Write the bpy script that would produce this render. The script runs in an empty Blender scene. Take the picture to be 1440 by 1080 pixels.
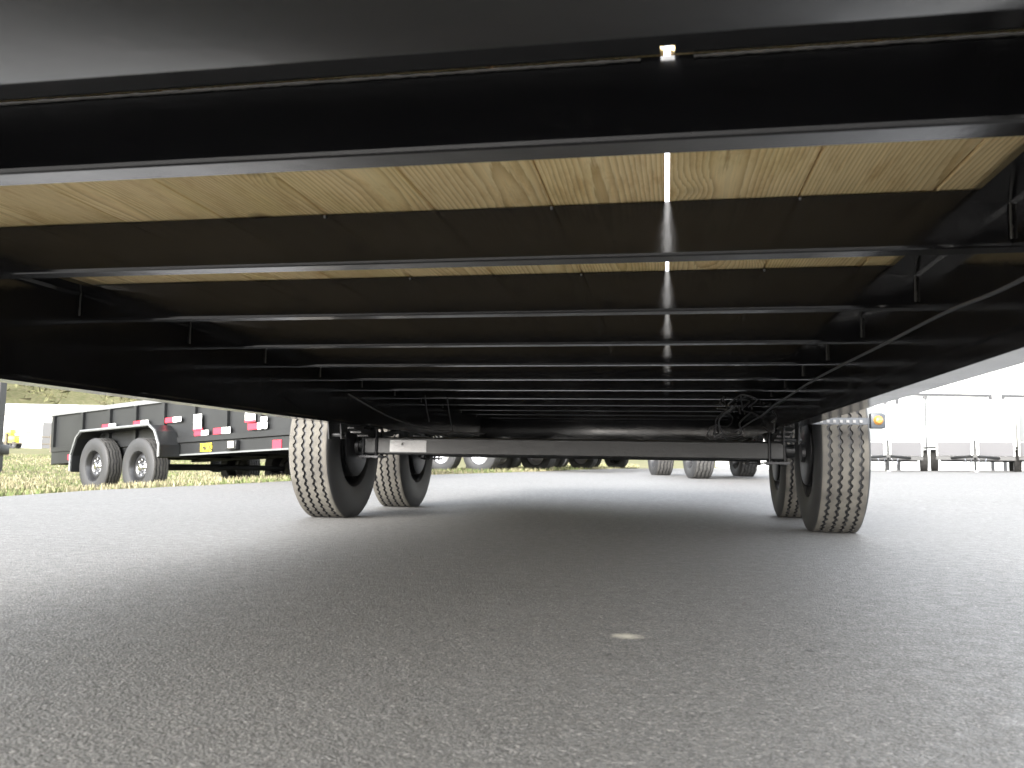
import bpy, bmesh, math, random
import numpy as np
from mathutils import Vector, Matrix
R_ = math.radians
PI = math.pi
random.seed(7)
SC = bpy.context.scene
COL = SC.collection

# ------------------------------------------------------------------ camera
YAW, PITCH, ROLL = -0.1831, 0.0934, 0.0171
HC = 0.3024
fwd = Vector((math.sin(YAW) * math.cos(PITCH), math.cos(YAW) * math.cos(PITCH), math.sin(PITCH)))
rgt = Vector((math.cos(YAW), -math.sin(YAW), 0))
upv = rgt.cross(fwd)
r2 = math.cos(ROLL) * rgt + math.sin(ROLL) * upv
u2 = -math.sin(ROLL) * rgt + math.cos(ROLL) * upv
cam_d = bpy.data.cameras.new('camera')
cam = bpy.data.objects.new('camera', cam_d)
COL.objects.link(cam)
cam.matrix_world = Matrix(((r2.x, u2.x, -fwd.x, 0), (r2.y, u2.y, -fwd.y, 0), (r2.z, u2.z, -fwd.z, HC), (0, 0, 0, 1)))
cam_d.sensor_width = 36
cam_d.lens = 1183.5 / 1440 * 36
cam_d.clip_start = 0.02
cam_d.clip_end = 2000
cam_d.dof.use_dof = True
cam_d.dof.focus_distance = 3.0
cam_d.dof.aperture_fstop = 9.0
SC.camera = cam

# ------------------------------------------------------------------ sky, sun, exposure
SUN_EL, SUN_AZ = 24, 201          # azimuth: degrees from +Y towards +X
w = bpy.data.worlds.new('World')
SC.world = w
w.use_nodes = True
nt = w.node_tree
nt.nodes.clear()
wo = nt.nodes.new('ShaderNodeOutputWorld')
bg = nt.nodes.new('ShaderNodeBackground')
sky = nt.nodes.new('ShaderNodeTexSky')
sky.sky_type = 'NISHITA'
sky.sun_disc = False
sky.sun_elevation = R_(SUN_EL)
sky.sun_rotation = R_(SUN_AZ)
sky.air_density = 1.0
sky.dust_density = 2.0
sky.ozone_density = 1.0
hs = nt.nodes.new('ShaderNodeHueSaturation')
hs.inputs['Saturation'].default_value = 0.2      # bright overcast: nearly white sky
nt.links.new(sky.outputs[0], hs.inputs['Color'])
nt.links.new(hs.outputs[0], bg.inputs[0])
bg.inputs[1].default_value = 0.15
nt.links.new(bg.outputs[0], wo.inputs[0])
sd = bpy.data.lights.new('sun', 'SUN')
sd.energy = 1.0
sd.angle = R_(36)
sd.color = (1, 0.96, 0.9)
sun = bpy.data.objects.new('sun', sd)
COL.objects.link(sun)
sdir = Vector((math.sin(R_(SUN_AZ)) * math.cos(R_(SUN_EL)), math.cos(R_(SUN_AZ)) * math.cos(R_(SUN_EL)), math.sin(R_(SUN_EL))))
sun.rotation_euler = sdir.to_track_quat('Z', 'Y').to_euler()
sun.location = (-5, -12, 8)
vs = SC.view_settings
vs.view_transform = 'Standard'
vs.look = 'None'
vs.exposure = 3.0
vs.gamma = 1
SC.cycles.max_bounces = 12
SC.cycles.diffuse_bounces = 8
SC.cycles.glossy_bounces = 6
SC.cycles.sample_clamp_indirect = 10

# ------------------------------------------------------------------ helpers
class MB:
    def __init__(s):
        s.v, s.f, s.m = [], [], []
    def add(s, vs_, fs, mi=0):
        o = len(s.v)
        s.v += [tuple(p) for p in vs_]
        s.f += [tuple(i + o for i in f) for f in fs]
        s.m += [mi] * len(fs)
        return s
    def box(s, x0, x1, y0, y1, z0, z1, mi=0):
        return s.add([(x0, y0, z0), (x1, y0, z0), (x1, y1, z0), (x0, y1, z0), (x0, y0, z1), (x1, y0, z1), (x1, y1, z1), (x0, y1, z1)],
                     [(0, 3, 2, 1), (4, 5, 6, 7), (0, 1, 5, 4), (1, 2, 6, 5), (2, 3, 7, 6), (3, 0, 4, 7)], mi)
    def tube(s, path, r, n=8, mi=0, caps=True, radii=None):
        P = [Vector(p) for p in path]
        t0 = (P[1] - P[0]).normalized()
        a = Vector((0, 0, 1)) if abs(t0.z) < .9 else Vector((1, 0, 0))
        nrm = t0.cross(a).normalized()
        vv = []
        for i, p in enumerate(P):
            t = (P[min(i + 1, len(P) - 1)] - P[max(i - 1, 0)]).normalized()
            nrm = (nrm - t * nrm.dot(t)).normalized()
            b = t.cross(nrm)
            rr = radii[i] if radii else r
            for k in range(n):
                q = 2 * PI * k / n
                vv.append(p + (nrm * math.cos(q) + b * math.sin(q)) * rr)
        ff = [(i * n + k, i * n + (k + 1) % n, (i + 1) * n + (k + 1) % n, (i + 1) * n + k) for i in range(len(P) - 1) for k in range(n)]
        if caps:
            ff += [tuple(range(n))[::-1], tuple((len(P) - 1) * n + k for k in range(n))]
        return s.add(vv, ff, mi)
    def extr(s, prof, x0, x1, axis='x', mi=0):          # closed 2-D profile pushed along an axis
        n = len(prof)
        mk = {'x': lambda t, a, b: (t, a, b), 'y': lambda t, a, b: (a, t, b), 'z': lambda t, a, b: (a, b, t)}[axis]
        vv = [mk(x0, a, b) for a, b in prof] + [mk(x1, a, b) for a, b in prof]
        ff = [(k, (k + 1) % n, n + (k + 1) % n, n + k) for k in range(n)] + [tuple(range(n))[::-1], tuple(range(n, 2 * n))]
        return s.add(vv, ff, mi)
    def lathe(s, prof, n=32, mi=0, closed=False):       # profile (x, r) round the X axis
        m = len(prof)
        vv = [(x, r * math.sin(2 * PI * i / n), r * math.cos(2 * PI * i / n)) for i in range(n) for x, r in prof]
        ff = []
        for i in range(n):
            j = (i + 1) % n
            for k in range(m if closed else m - 1):
                l = (k + 1) % m
                ff.append((i * m + k, i * m + l, j * m + l, j * m + k))
        return s.add(vv, ff, mi)
    def mesh(s, name, mats, smooth=False):
        me = bpy.data.meshes.new(name)
        me.from_pydata(s.v, [], s.f)
        for m in (mats if isinstance(mats, (list, tuple)) else [mats]):
            me.materials.append(m)
        if any(s.m):
            me.polygons.foreach_set('material_index', s.m)
        bm = bmesh.new(); bm.from_mesh(me)
        bmesh.ops.recalc_face_normals(bm, faces=bm.faces)
        bm.to_mesh(me); bm.free()
        if smooth:
            me.polygons.foreach_set('use_smooth', [True] * len(me.polygons))
            try:
                me.set_sharp_from_angle(angle=R_(38))
            except Exception:
                pass
        me.update()
        return me
    def build(s, name, mats, parent=None, smooth=False, loc=None):
        return link(name, s.mesh(name, mats, smooth), parent, loc)

def link(name, data, parent=None, loc=None, rz=0):
    o = bpy.data.objects.new(name, data)
    COL.objects.link(o)
    if parent: o.parent = parent
    if loc: o.location = loc
    if rz: o.rotation_euler = (0, 0, rz)
    return o
def tag(o, label=None, cat=None, group=None, kind=None):
    for k, v in (('label', label), ('category', cat), ('group', group), ('kind', kind)):
        if v: o[k] = v
    return o
def thing(name, label, cat, loc=(0, 0, 0), rz=0, group=None):
    return tag(link(name, None, None, loc, rz), label, cat, group)
def copy_tree(o, parent=None):
    c = o.copy(); COL.objects.link(c)
    if parent is not None: c.parent = parent
    for ch in o.children: copy_tree(ch, c)
    return c

# ------------------------------------------------------------------ materials
def mat(name, color, rough=.5, metal=0, spec=.5, bump=None, var=None, coat=0, emit=None):
    m = bpy.data.materials.new(name); m.use_nodes = True
    t = m.node_tree; b = t.nodes['Principled BSDF']
    b.inputs['Base Color'].default_value = (*color, 1)
    b.inputs['Roughness'].default_value = rough
    b.inputs['Metallic'].default_value = metal
    b.inputs['Specular IOR Level'].default_value = spec
    b.inputs['Coat Weight'].default_value = coat
    tc = t.nodes.new('ShaderNodeTexCoord')
    if var:                                             # (scale, second colour, lo, hi)
        n = t.nodes.new('ShaderNodeTexNoise'); n.inputs['Scale'].default_value = var[0]; n.inputs['Detail'].default_value = 6
        r = t.nodes.new('ShaderNodeMapRange'); r.inputs[1].default_value = var[2]; r.inputs[2].default_value = var[3]
        x = t.nodes.new('ShaderNodeMix'); x.data_type = 'RGBA'
        x.inputs[6].default_value = (*color, 1); x.inputs[7].default_value = (*var[1], 1)
        t.links.new(tc.outputs['Object'], n.inputs['Vector']); t.links.new(n.outputs[0], r.inputs[0])
        t.links.new(r.outputs[0], x.inputs[0]); t.links.new(x.outputs[2], b.inputs['Base Color'])
    if bump:                                            # (scale, strength, distance)
        n = t.nodes.new('ShaderNodeTexNoise'); n.inputs['Scale'].default_value = bump[0]; n.inputs['Detail'].default_value = 4
        u = t.nodes.new('ShaderNodeBump'); u.inputs['Strength'].default_value = bump[1]; u.inputs['Distance'].default_value = bump[2]
        t.links.new(tc.outputs['Object'], n.inputs['Vector']); t.links.new(n.outputs[0], u.inputs['Height']); t.links.new(u.outputs[0], b.inputs['Normal'])
    return m

def paint_mat(name='black_gloss_paint', ior=1.5):
    m = mat(name, (.011, .011, .012), .2, 0, .6, bump=(38, .022, .01))
    m.node_tree.nodes['Principled BSDF'].inputs['IOR'].default_value = ior
    t = m.node_tree; b = t.nodes['Principled BSDF']
    tc = [n for n in t.nodes if n.type == 'TEX_COORD'][0]
    n = t.nodes.new('ShaderNodeTexNoise'); n.inputs['Scale'].default_value = 5; n.inputs['Detail'].default_value = 8; n.inputs['Roughness'].default_value = .7
    r = t.nodes.new('ShaderNodeMapRange'); r.inputs[1].default_value = .35; r.inputs[2].default_value = .75; r.inputs[3].default_value = .09; r.inputs[4].default_value = .2
    t.links.new(tc.outputs['Object'], n.inputs['Vector']); t.links.new(n.outputs[0], r.inputs[0]); t.links.new(r.outputs[0], b.inputs['Roughness'])
    # road dust lying thinly on the paint
    n2 = t.nodes.new('ShaderNodeTexNoise'); n2.inputs['Scale'].default_value = 60; n2.inputs['Detail'].default_value = 8
    r2_ = t.nodes.new('ShaderNodeMapRange'); r2_.inputs[1].default_value = .56; r2_.inputs[2].default_value = .85; r2_.inputs[4].default_value = .3
    x = t.nodes.new('ShaderNodeMix'); x.data_type = 'RGBA'
    x.inputs[6].default_value = (.010, .010, .011, 1); x.inputs[7].default_value = (.05, .048, .042, 1)
    t.links.new(tc.outputs['Object'], n2.inputs['Vector']); t.links.new(n2.outputs[0], r2_.inputs[0]); t.links.new(r2_.outputs[0], x.inputs[0]); t.links.new(x.outputs[2], b.inputs['Base Color'])
    return m

def wood_mat():
    m = bpy.data.materials.new('treated_pine'); m.use_nodes = True
    t = m.node_tree; b = t.nodes['Principled BSDF']; N = t.nodes.new; L = t.links.new
    tc = N('ShaderNodeTexCoord'); oi = N('ShaderNodeObjectInfo')
    def math_(op, a, b_=None, c=None):
        n = N('ShaderNodeMath'); n.operation = op
        for i, v in enumerate((a, b_, c)):
            if v is None: continue
            if isinstance(v, (int, float)): n.inputs[i].default_value = v
            else: L(v, n.inputs[i])
        return n.outputs[0]
    sp = N('ShaderNodeSeparateXYZ'); L(tc.outputs['Object'], sp.inputs[0])
    rnd = oi.outputs['Random']
    ys = math_('ADD', sp.outputs[1], math_('MULTIPLY', rnd, 37.0))
    # knots: sparse cells in the board's plane
    kv = N('ShaderNodeCombineXYZ'); L(math_('MULTIPLY', sp.outputs[0], 5.0), kv.inputs[0]); L(math_('MULTIPLY', ys, 3.1), kv.inputs[1]); L(math_('MULTIPLY', rnd, 91.0), kv.inputs[2])
    vo = N('ShaderNodeTexVoronoi'); vo.inputs['Scale'].default_value = 1; L(kv.outputs[0], vo.inputs['Vector'])
    sc = N('ShaderNodeSeparateColor'); L(vo.outputs['Color'], sc.inputs[0])
    on = math_('GREATER_THAN', sc.outputs[0], .38)
    d = vo.outputs['Distance']
    swell = math_('MULTIPLY', math_('MULTIPLY', math_('POWER', 2.718, math_('MULTIPLY', math_('MULTIPLY', d, d), -30.0)), on), .022)
    # slow wander of the growth rings along the board
    wv = N('ShaderNodeCombineXYZ'); L(math_('MULTIPLY', sp.outputs[0], 5.0), wv.inputs[0]); L(math_('MULTIPLY', ys, 1.0), wv.inputs[1]); L(math_('MULTIPLY', rnd, 53.0), wv.inputs[2])
    n1 = N('ShaderNodeTexNoise'); n1.inputs['Scale'].default_value = 1; n1.inputs['Detail'].default_value = 2; L(wv.outputs[0], n1.inputs['Vector'])
    wand = math_('MULTIPLY', math_('SUBTRACT', n1.outputs[0], .5), .05)
    xx = math_('ADD', math_('ADD', sp.outputs[0], math_('MULTIPLY', math_('SUBTRACT', rnd, .5), .22)), 0.0)
    zz = math_('ADD', math_('ADD', sp.outputs[2], math_('MULTIPLY_ADD', math_('FRACT', math_('MULTIPLY', rnd, 5.9)), .08, .03)), wand)
    rad = math_('ADD', math_('SQRT', math_('ADD', math_('MULTIPLY', xx, xx), math_('MULTIPLY', zz, zz))), swell)
    fine = N('ShaderNodeCombineXYZ'); L(math_('MULTIPLY', sp.outputs[0], 260.0), fine.inputs[0]); L(math_('MULTIPLY', ys, 9.0), fine.inputs[1]); L(math_('MULTIPLY', sp.outputs[2], 260.0), fine.inputs[2])
    n2 = N('ShaderNodeTexNoise'); n2.inputs['Scale'].default_value = 1; n2.inputs['Detail'].default_value = 3; L(fine.outputs[0], n2.inputs['Vector'])
    ring = math_('FRACT', math_('ADD', math_('MULTIPLY', rad, math_('MULTIPLY_ADD', math_('FRACT', math_('MULTIPLY', rnd, 13.7)), 90.0, 135.0)), math_('MULTIPLY', n2.outputs[0], .55)))
    cr = N('ShaderNodeValToRGB'); L(ring, cr.inputs[0])
    e = cr.color_ramp.elements
    e[0].position = 0; e[0].color = (.93, .76, .45, 1)
    e[1].position = 1; e[1].color = (.91, .74, .43, 1)
    for p, c in ((.5, (.90, .70, .38, 1)), (.8, (.72, .53, .27, 1)), (.9, (.63, .45, .21, 1)), (.97, (.78, .62, .36, 1))):
        q = e.new(p); q.color = c
    # preservative green and weathered grey in slow patches
    gv = N('ShaderNodeCombineXYZ'); L(math_('MULTIPLY', sp.outputs[0], 6.0), gv.inputs[0]); L(math_('MULTIPLY', ys, 2.2), gv.inputs[1]); L(math_('MULTIPLY', rnd, 17.0), gv.inputs[2])
    n3 = N('ShaderNodeTexNoise'); n3.inputs['Scale'].default_value = 1; n3.inputs['Detail'].default_value = 4; L(gv.outputs[0], n3.inputs['Vector'])
    mr = N('ShaderNodeMapRange'); L(n3.outputs[0], mr.inputs[0]); mr.inputs[1].default_value = .45; mr.inputs[2].default_value = .68; mr.inputs[4].default_value = .9
    mg = N('ShaderNodeMix'); mg.data_type = 'RGBA'; mg.blend_type = 'MULTIPLY'; mg.inputs[7].default_value = (.90, .90, .76, 1)
    L(mr.outputs[0], mg.inputs[0]); L(cr.outputs[0], mg.inputs[6])
    tone = N('ShaderNodeMix'); tone.data_type = 'RGBA'; tone.blend_type = 'MULTIPLY'; tone.inputs[0].default_value = 1
    tr = N('ShaderNodeValToRGB'); L(math_('FRACT', math_('MULTIPLY', rnd, 7.31)), tr.inputs[0])
    tr.color_ramp.elements[0].color = (.84, .84, .80, 1); tr.color_ramp.elements[1].color = (1, 1, 1, 1)
    L(mg.outputs[2], tone.inputs[6]); L(tr.outputs[0], tone.inputs[7])
    kn = N('ShaderNodeMapRange'); L(d, kn.inputs[0]); kn.inputs[1].default_value = .17; kn.inputs[2].default_value = .085
    mk = N('ShaderNodeMix'); mk.data_type = 'RGBA'; mk.inputs[7].default_value = (.15, .085, .035, 1)
    L(math_('MULTIPLY', math_('MULTIPLY', kn.outputs[0], on), .85), mk.inputs[0]); L(tone.outputs[2], mk.inputs[6])
    # brown water stains and grime, patchy and fibrous
    sv = N('ShaderNodeCombineXYZ'); L(math_('MULTIPLY', sp.outputs[0], 22.0), sv.inputs[0]); L(math_('MULTIPLY', ys, 5.0), sv.inputs[1]); L(math_('MULTIPLY', rnd, 29.0), sv.inputs[2])
    n5 = N('ShaderNodeTexNoise'); n5.inputs['Scale'].default_value = 1; n5.inputs['Detail'].default_value = 8; n5.inputs['Roughness'].default_value = .75; L(sv.outputs[0], n5.inputs['Vector'])
    sm = N('ShaderNodeMapRange'); L(n5.outputs[0], sm.inputs[0]); sm.inputs[1].default_value = .50; sm.inputs[2].default_value = .72; sm.inputs[4].default_value = .75
    ms = N('ShaderNodeMix'); ms.data_type = 'RGBA'; ms.blend_type = 'MULTIPLY'; ms.inputs[7].default_value = (.66, .52, .36, 1)
    L(sm.outputs[0], ms.inputs[0]); L(mk.outputs[2], ms.inputs[6])
    fb = N('ShaderNodeMapRange'); L(n2.outputs[0], fb.inputs[0]); fb.inputs[1].default_value = .3; fb.inputs[2].default_value = .7; fb.inputs[3].default_value = .86; fb.inputs[4].default_value = 1.06
    mf = N('ShaderNodeVectorMath'); mf.operation = 'SCALE'; L(ms.outputs[2], mf.inputs[0]); L(fb.outputs[0], mf.inputs['Scale'])
    L(mf.outputs[0], b.inputs['Base Color'])
    b.inputs['Roughness'].default_value = .7
    bp = N('ShaderNodeBump'); bp.inputs['Strength'].default_value = .25; bp.inputs['Distance'].default_value = .002
    L(n2.outputs[0], bp.inputs['Height']); L(bp.outputs[0], b.inputs['Normal'])
    return m

def asphalt_mat():
    m = bpy.data.materials.new('worn_asphalt'); m.use_nodes = True
    t = m.node_tree; b = t.nodes['Principled BSDF']; N = t.nodes.new; L = t.links.new
    tc = N('ShaderNodeTexCoord')
    def noise(s, d=5, r=.6):
        n = N('ShaderNodeTexNoise'); n.inputs['Scale'].default_value = s; n.inputs['Detail'].default_value = d; n.inputs['Roughness'].default_value = r
        L(tc.outputs['Object'], n.inputs['Vector']); return n.outputs[0]
    def vor(s):
        n = N('ShaderNodeTexVoronoi'); n.inputs['Scale'].default_value = s; L(tc.outputs['Object'], n.inputs['Vector']); return n
    def mr(src, a, b_, c=0, d=1):
        n = N('ShaderNodeMapRange'); L(src, n.inputs[0]); n.inputs[1].default_value = a; n.inputs[2].default_value = b_; n.inputs[3].default_value = c; n.inputs[4].default_value = d; return n.outputs[0]
    def mix(f, a, b_, bt='MIX'):
        n = N('ShaderNodeMix'); n.data_type = 'RGBA'; n.blend_type = bt
        for i, v in ((0, f), (6, a), (7, b_)):
            if isinstance(v, (int, float)): n.inputs[i].default_value = v
            elif isinstance(v, tuple): n.inputs[i].default_value = (*v, 1)
            else: L(v, n.inputs[i])
        return n.outputs[2]
    st = vor(250); st2 = vor(120)
    scol = N('ShaderNodeSeparateColor'); L(st.outputs['Color'], scol.inputs[0])
    c = mix(mr(noise(1.1, 6), .35, .7), (.112, .111, .107), (.150, .148, .143))
    c = mix(mr(noise(9, 6, .7), .45, .72, 0, .35), c, (.085, .083, .08))
    c = mix(mr(noise(.55, 4, .6), .45, .62, 0, .45), c, (.088, .086, .082))
    c = mix(mr(scol.outputs[0], .0, 1, 0, .75), c, (.062, .061, .059))
    c = mix(mr(scol.outputs[1], .92, .97, 0, .6), c, (.30, .29, .275))          # pale aggregate
    c = mix(mr(scol.outputs[2], .90, .97, 0, .7), c, (.03, .03, .03))
    pit = noise(75, 5, .8)
    c = mix(mr(pit, .44, .32, 0, .9), c, (.022, .022, .022))
    fs = vor(430); fcol = N('ShaderNodeSeparateColor'); L(fs.outputs['Color'], fcol.inputs[0])
    c = mix(mr(fcol.outputs[0], .55, 1, 0, .6), c, (.045, .045, .044))
    c = mix(mr(fcol.outputs[1], .6, 1, 0, .5), c, (.25, .245, .235))
    pit2 = noise(40, 6, .8)
    c = mix(mr(pit2, .41, .33, 0, .75), c, (.03, .03, .03))
    # the pale scuff and the small dark spot seen on the lot
    def blob(x, y, rx, ry):
        mp = N('ShaderNodeMapping'); mp.inputs['Location'].default_value = (-x / rx, -y / ry, 0); mp.inputs['Scale'].default_value = (1 / rx, 1 / ry, 0)
        L(tc.outputs['Object'], mp.inputs['Vector'])
        nn = N('ShaderNodeTexNoise'); nn.inputs['Scale'].default_value = 60; L(tc.outputs['Object'], nn.inputs['Vector'])
        ln = N('ShaderNodeVectorMath'); ln.operation = 'LENGTH'; L(mp.outputs[0], ln.inputs[0])
        ad = N('ShaderNodeMath'); ad.operation = 'MULTIPLY_ADD'; L(nn.outputs[0], ad.inputs[0]); ad.inputs[1].default_value = .9; L(ln.outputs['Value'], ad.inputs[2])
        return mr(ad.outputs[0], 1.4, .7)
    c = mix(blob(-.07, 1.54, .034, .03), c, (.42, .40, .34))
    c = mix(blob(.235, 1.50, .016, .012), c, (.02, .02, .02))
    L(c, b.inputs['Base Color'])
    L(mr(noise(25), .3, .7, .55, .8), b.inputs['Roughness'])
    b.inputs['Specular IOR Level'].default_value = .45
    h = N('ShaderNodeMath'); h.operation = 'ADD'; L(mr(st.outputs['Distance'], 0, .7, 1, 0), h.inputs[0])
    L(mr(st2.outputs['Distance'], 0, .8, .9, 0), h.inputs[1])
    h2 = N('ShaderNodeMath'); h2.operation = 'MULTIPLY_ADD'; L(noise(35, 8, .75), h2.inputs[0]); h2.inputs[1].default_value = 2.2; L(h.outputs[0], h2.inputs[2])
    bp = N('ShaderNodeBump'); bp.inputs['Strength'].default_value = .38; bp.inputs['Distance'].default_value = .003
    L(h2.outputs[0], bp.inputs['Height']); L(bp.outputs[0], b.inputs['Normal'])
    return m

M = dict(
    paint=paint_mat(), beam=paint_mat('black_beam_paint', 1.75), wood=wood_mat(), asphalt=asphalt_mat(),
    flange=mat('flange_sheen_paint', (.42, .42, .43), .2, 1, .5, bump=(30, .05, .01), var=(7, (.32, .32, .33), .4, .7)),  # brighter metallic copy for undersides, strengthening the ground light they reflect
    weld=mat('painted_weld', (.07, .066, .06), .35, .3, .6),
    axle=mat('axle_enamel', (.008, .0085, .0092), .45, 0, .4, bump=(60, .1, .01)),
    plate=mat('bare_steel_plate', (.18, .18, .18), .45, .5, bump=(80, .2, .01)),
    rubber=mat('tyre_rubber', (.018, .0185, .0195), .6, 0, .4, var=(14, (.020, .019, .018), .45, .75)),
    tread=mat('dusty_tread_rubber', (.095, .089, .077), .85, 0, .3, var=(9, (.055, .051, .046), .4, .7), bump=(160, .3, .004)),
    tread2=mat('grey_tread_rubber', (.06, .058, .055), .85, 0, .3, var=(30, (.035, .034, .033), .4, .7)),
    rimblack=mat('black_rim_paint', (.014, .014, .015), .3, 0, .6),
    drum=mat('brake_drum_steel', (.02, .02, .022), .42, .5),
    chrome=mat('chrome', (.7, .7, .72), .15, 1),
    silver=mat('silver_rim_paint', (.5, .5, .52), .3, .8),
    wire=mat('black_cable_sheath', (.02, .02, .022), .4, 0, .5),
    wire2=mat('grey_cable_sheath', (.05, .05, .054), .45),
    amber=mat('amber_lens', (.40, .20, .05), .15, 0, .6),
    bluegrey=mat('lamp_housing', (.04, .046, .055), .4),
    dumpblack=mat('dump_body_paint', (.008, .0085, .009), .42, 0, .4, var=(3, (.012, .0128, .0132), .4, .7)),
    rimedge=mat('pale_edge_paint', (.11, .115, .115), .4),  # paler edge colour; puts the lit look into the top rail
    red=mat('red_reflective_tape', (.55, .02, .04), .4), white=mat('white_reflective_tape', (.78, .78, .76), .4),
    yellow=mat('yellow_decal', (.75, .58, .02), .45), ink=mat('black_ink', (.01, .01, .01), .5),
    beige=mat('beige_plastic', (.5, .46, .36), .5),
    grass=mat('meadow_turf', (.10, .105, .05), .95, 0, .1, var=(2.2, (.15, .135, .078), .4, .65)),
    wall=mat('white_metal_cladding', (.8, .8, .78), .5),
    house=mat('offwhite_siding', (.72, .71, .68), .6),
    door=mat('white_garage_door', (.78, .79, .78), .5), trim=mat('dark_trim', (.03, .031, .033), .6),
    alu=mat('brushed_aluminium', (.06, .067, .069), .5, 0, .4, bump=(90, .1, .005)),
    dkalu=mat('aluminium_stone_guard', (.035, .035, .039), .5, 0, .4),
    roofm=mat('pale_roof_metal', (.45, .45, .44), .5), window=mat('dark_window', (.03, .035, .04), .15),
    bark=mat('bark', (.09, .075, .055), .9),
)

# ------------------------------------------------------------------ terrain
def gz(X, Y):
    l = .014 * min(0, X + 2.6) - .062 * max(0, min(2.6, -5.2 - X))
    l = max(l, -.3)
    r = .012 * max(0, min(X - 1.5, 14))
    t = max(0, Y - 5.5)
    z = l + r + .2 * (1 - math.exp(-t / 7)) * min(1, t / 2) * min(1, max(0, (X + 8.5) / 4.5))
    z += .021 * max(0, -X * .9 + Y * .45 - 14)
    d = math.hypot(X, Y)
    side = min(1, max(0, (20 - X) / 40)) * min(1, max(0, (Y + 60) / 60))
    q = min(1, max(0, (d - 95) / 150))
    z += 42 * q * q * (3 - 2 * q) * side
    return z
BND = [(-60, -70), (4, -40), (6.0, -16), (6.8, -8), (6.98, -6.18), (7.04, -5.77), (7.14, -5.18), (7.39, -4.86), (7.98, -4.57), (9.3, -4.16), (11.8, -3.41), (13.6, -2.73), (15.5, -2.31), (25, -1.4), (42, 3), (70, 30), (400, 120)]
def xb(Y):
    for (y0, a), (y1, b) in zip(BND, BND[1:]):
        if Y <= y1: return a + (b - a) * max(0, (Y - y0)) / (y1 - y0)
    return BND[-1][1]
rowsY = sorted(set([-60, -30, -15, -8, -4, -2, 0] + [round(i * .5, 3) for i in range(1, 29)] + [b[0] for b in BND] + [16, 18, 20, 22, 28, 32, 36, 50, 60, 80, 95, 110, 125, 140, 155, 170, 190, 210, 240, 280, 330, 400]))
def sheet(name, cols, matl, side):
    b = MB(); n = len(cols)
    for y in rowsY:
        x0 = xb(y)
        for c in cols:
            x = max(x0, c) if side > 0 else min(x0, c)
            b.v.append((x, y, gz(x, y)))
    for i in range(len(rowsY) - 1):
        for k in range(n - 1):
            q = (i * n + k, i * n + k + 1, (i + 1) * n + k + 1, (i + 1) * n + k)
            lo = b.v[q[1]][0] - b.v[q[0]][0]; hi = b.v[q[2]][0] - b.v[q[3]][0]
            if lo < 1e-6 and hi < 1e-6: continue
            if lo < 1e-6: q = (q[0], q[2], q[3])
            elif hi < 1e-6: q = (q[0], q[1], q[2])
            b.f.append(q); b.m.append(0)
    o = b.build(name, matl, smooth=True)
    return tag(o, kind='structure')
acols = [-80, -60, -45, -35, -27, -21, -17, -14, -12, -10.5, -9.3] + [round(-8.5 + .25 * i, 3) for i in range(72)] + [10, 11, 12, 13, 14, 15.5, 17, 20, 25, 32, 42, 55, 75, 100, 150, 220, 330]
gcols = [-420, -340, -280, -230, -190, -160, -135, -115, -100, -85, -72, -60, -50, -42, -35, -29, -24, -20, -17, -14.5, -12.5, -11] + [round(-10 + .25 * i, 3) for i in range(48)] + [2.5, 4, 6, 9, 14, 20, 30, 45, 70, 121]
asph = sheet('asphalt_lot', acols, M['asphalt'], 1)
turf = sheet('grass_field', gcols, M['grass'], -1)

# ------------------------------------------------------------------ the flatbed trailer overhead
XR, XL, ZR, ZW, ZB = .492, -1.519, .476, .772, .672
Y0, S, NJ = .941, .5453, 12
YREAR = Y0 + S * (NJ - 1) + .14
WEB = .078
tr = thing('flatbed_trailer', 'long black steel flatbed trailer with pale plank deck, seen from underneath', 'trailer', (0, 0, 0))
# side rails: channels open inwards
def rail(side):
    s = 1 if side > 0 else -1
    xi = XR if side > 0 else XL
    P = lambda d, z: (xi + s * d, z)
    prof = [P(0, ZR), P(WEB - .006, ZR), P(WEB, ZR + .006), P(WEB, ZW - .012), P(0, ZW - .012), P(0, ZW - .022), P(WEB - .014, ZW - .026), P(WEB - .009, ZW - .034), P(WEB - .009, ZR + .024), P(WEB - .014, ZR + .017), P(0, ZR + .010)]
    b = MB().extr(prof, -.45, YREAR, 'y')
    return b.build('side_rail', M['beam'], tr)
rails = [rail(-1), rail(1)]
# cross channels
def bead(pts, r, n=6, seed=0):
    rd = random.Random(seed); P = []; rr = []
    for (a, b_) in zip(pts, pts[1:]):
        L = (Vector(b_) - Vector(a)).length; k = max(2, int(L / .006))
        for i in range(k):
            P.append(Vector(a).lerp(Vector(b_), i / k) + Vector((rd.uniform(-1, 1), rd.uniform(-1, 1), rd.uniform(-1, 1))) * r * .18); rr.append(r * rd.uniform(.75, 1.25))
    P.append(Vector(pts[-1])); rr.append(r)
    return MB().tube(P, r, n, radii=rr)
x0, x1 = XL - WEB + .010, XR + WEB - .010
H = ZW - ZB
prof = [(0, .006), (.0018, .0018), (.006, 0), (.046, 0), (.05, .003), (.05, .007), (.010, .010), (.007, .014), (.007, H - .016), (.010, H - .011), (.05, H - .007), (.05, H - .002), (0, H - .002)]
jb = MB().extr(prof, x0, x1, 'x')
for i_ in (2, 3): jb.m[i_] = 1
jme = jb.mesh('crossmember', [M['paint'], M['flange']])
speckM = MB().lathe([(-.003, 0), (-.002, .003), (.0, .004), (.002, .003), (.003, 0)], 8).mesh('light_speck', M['plate'], True)  # pale bumps added as specks of light leaking at the plank joints
wl = bead([(0, -.004, .012), (0, -.004, .088)], .0028, seed=1).mesh('weld_bead', M['weld'], True)
wd = bead([(0, .10, 0), (0, .17, 0)], .0026, seed=3).mesh('weld_bead', M['weld'], True)
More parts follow.
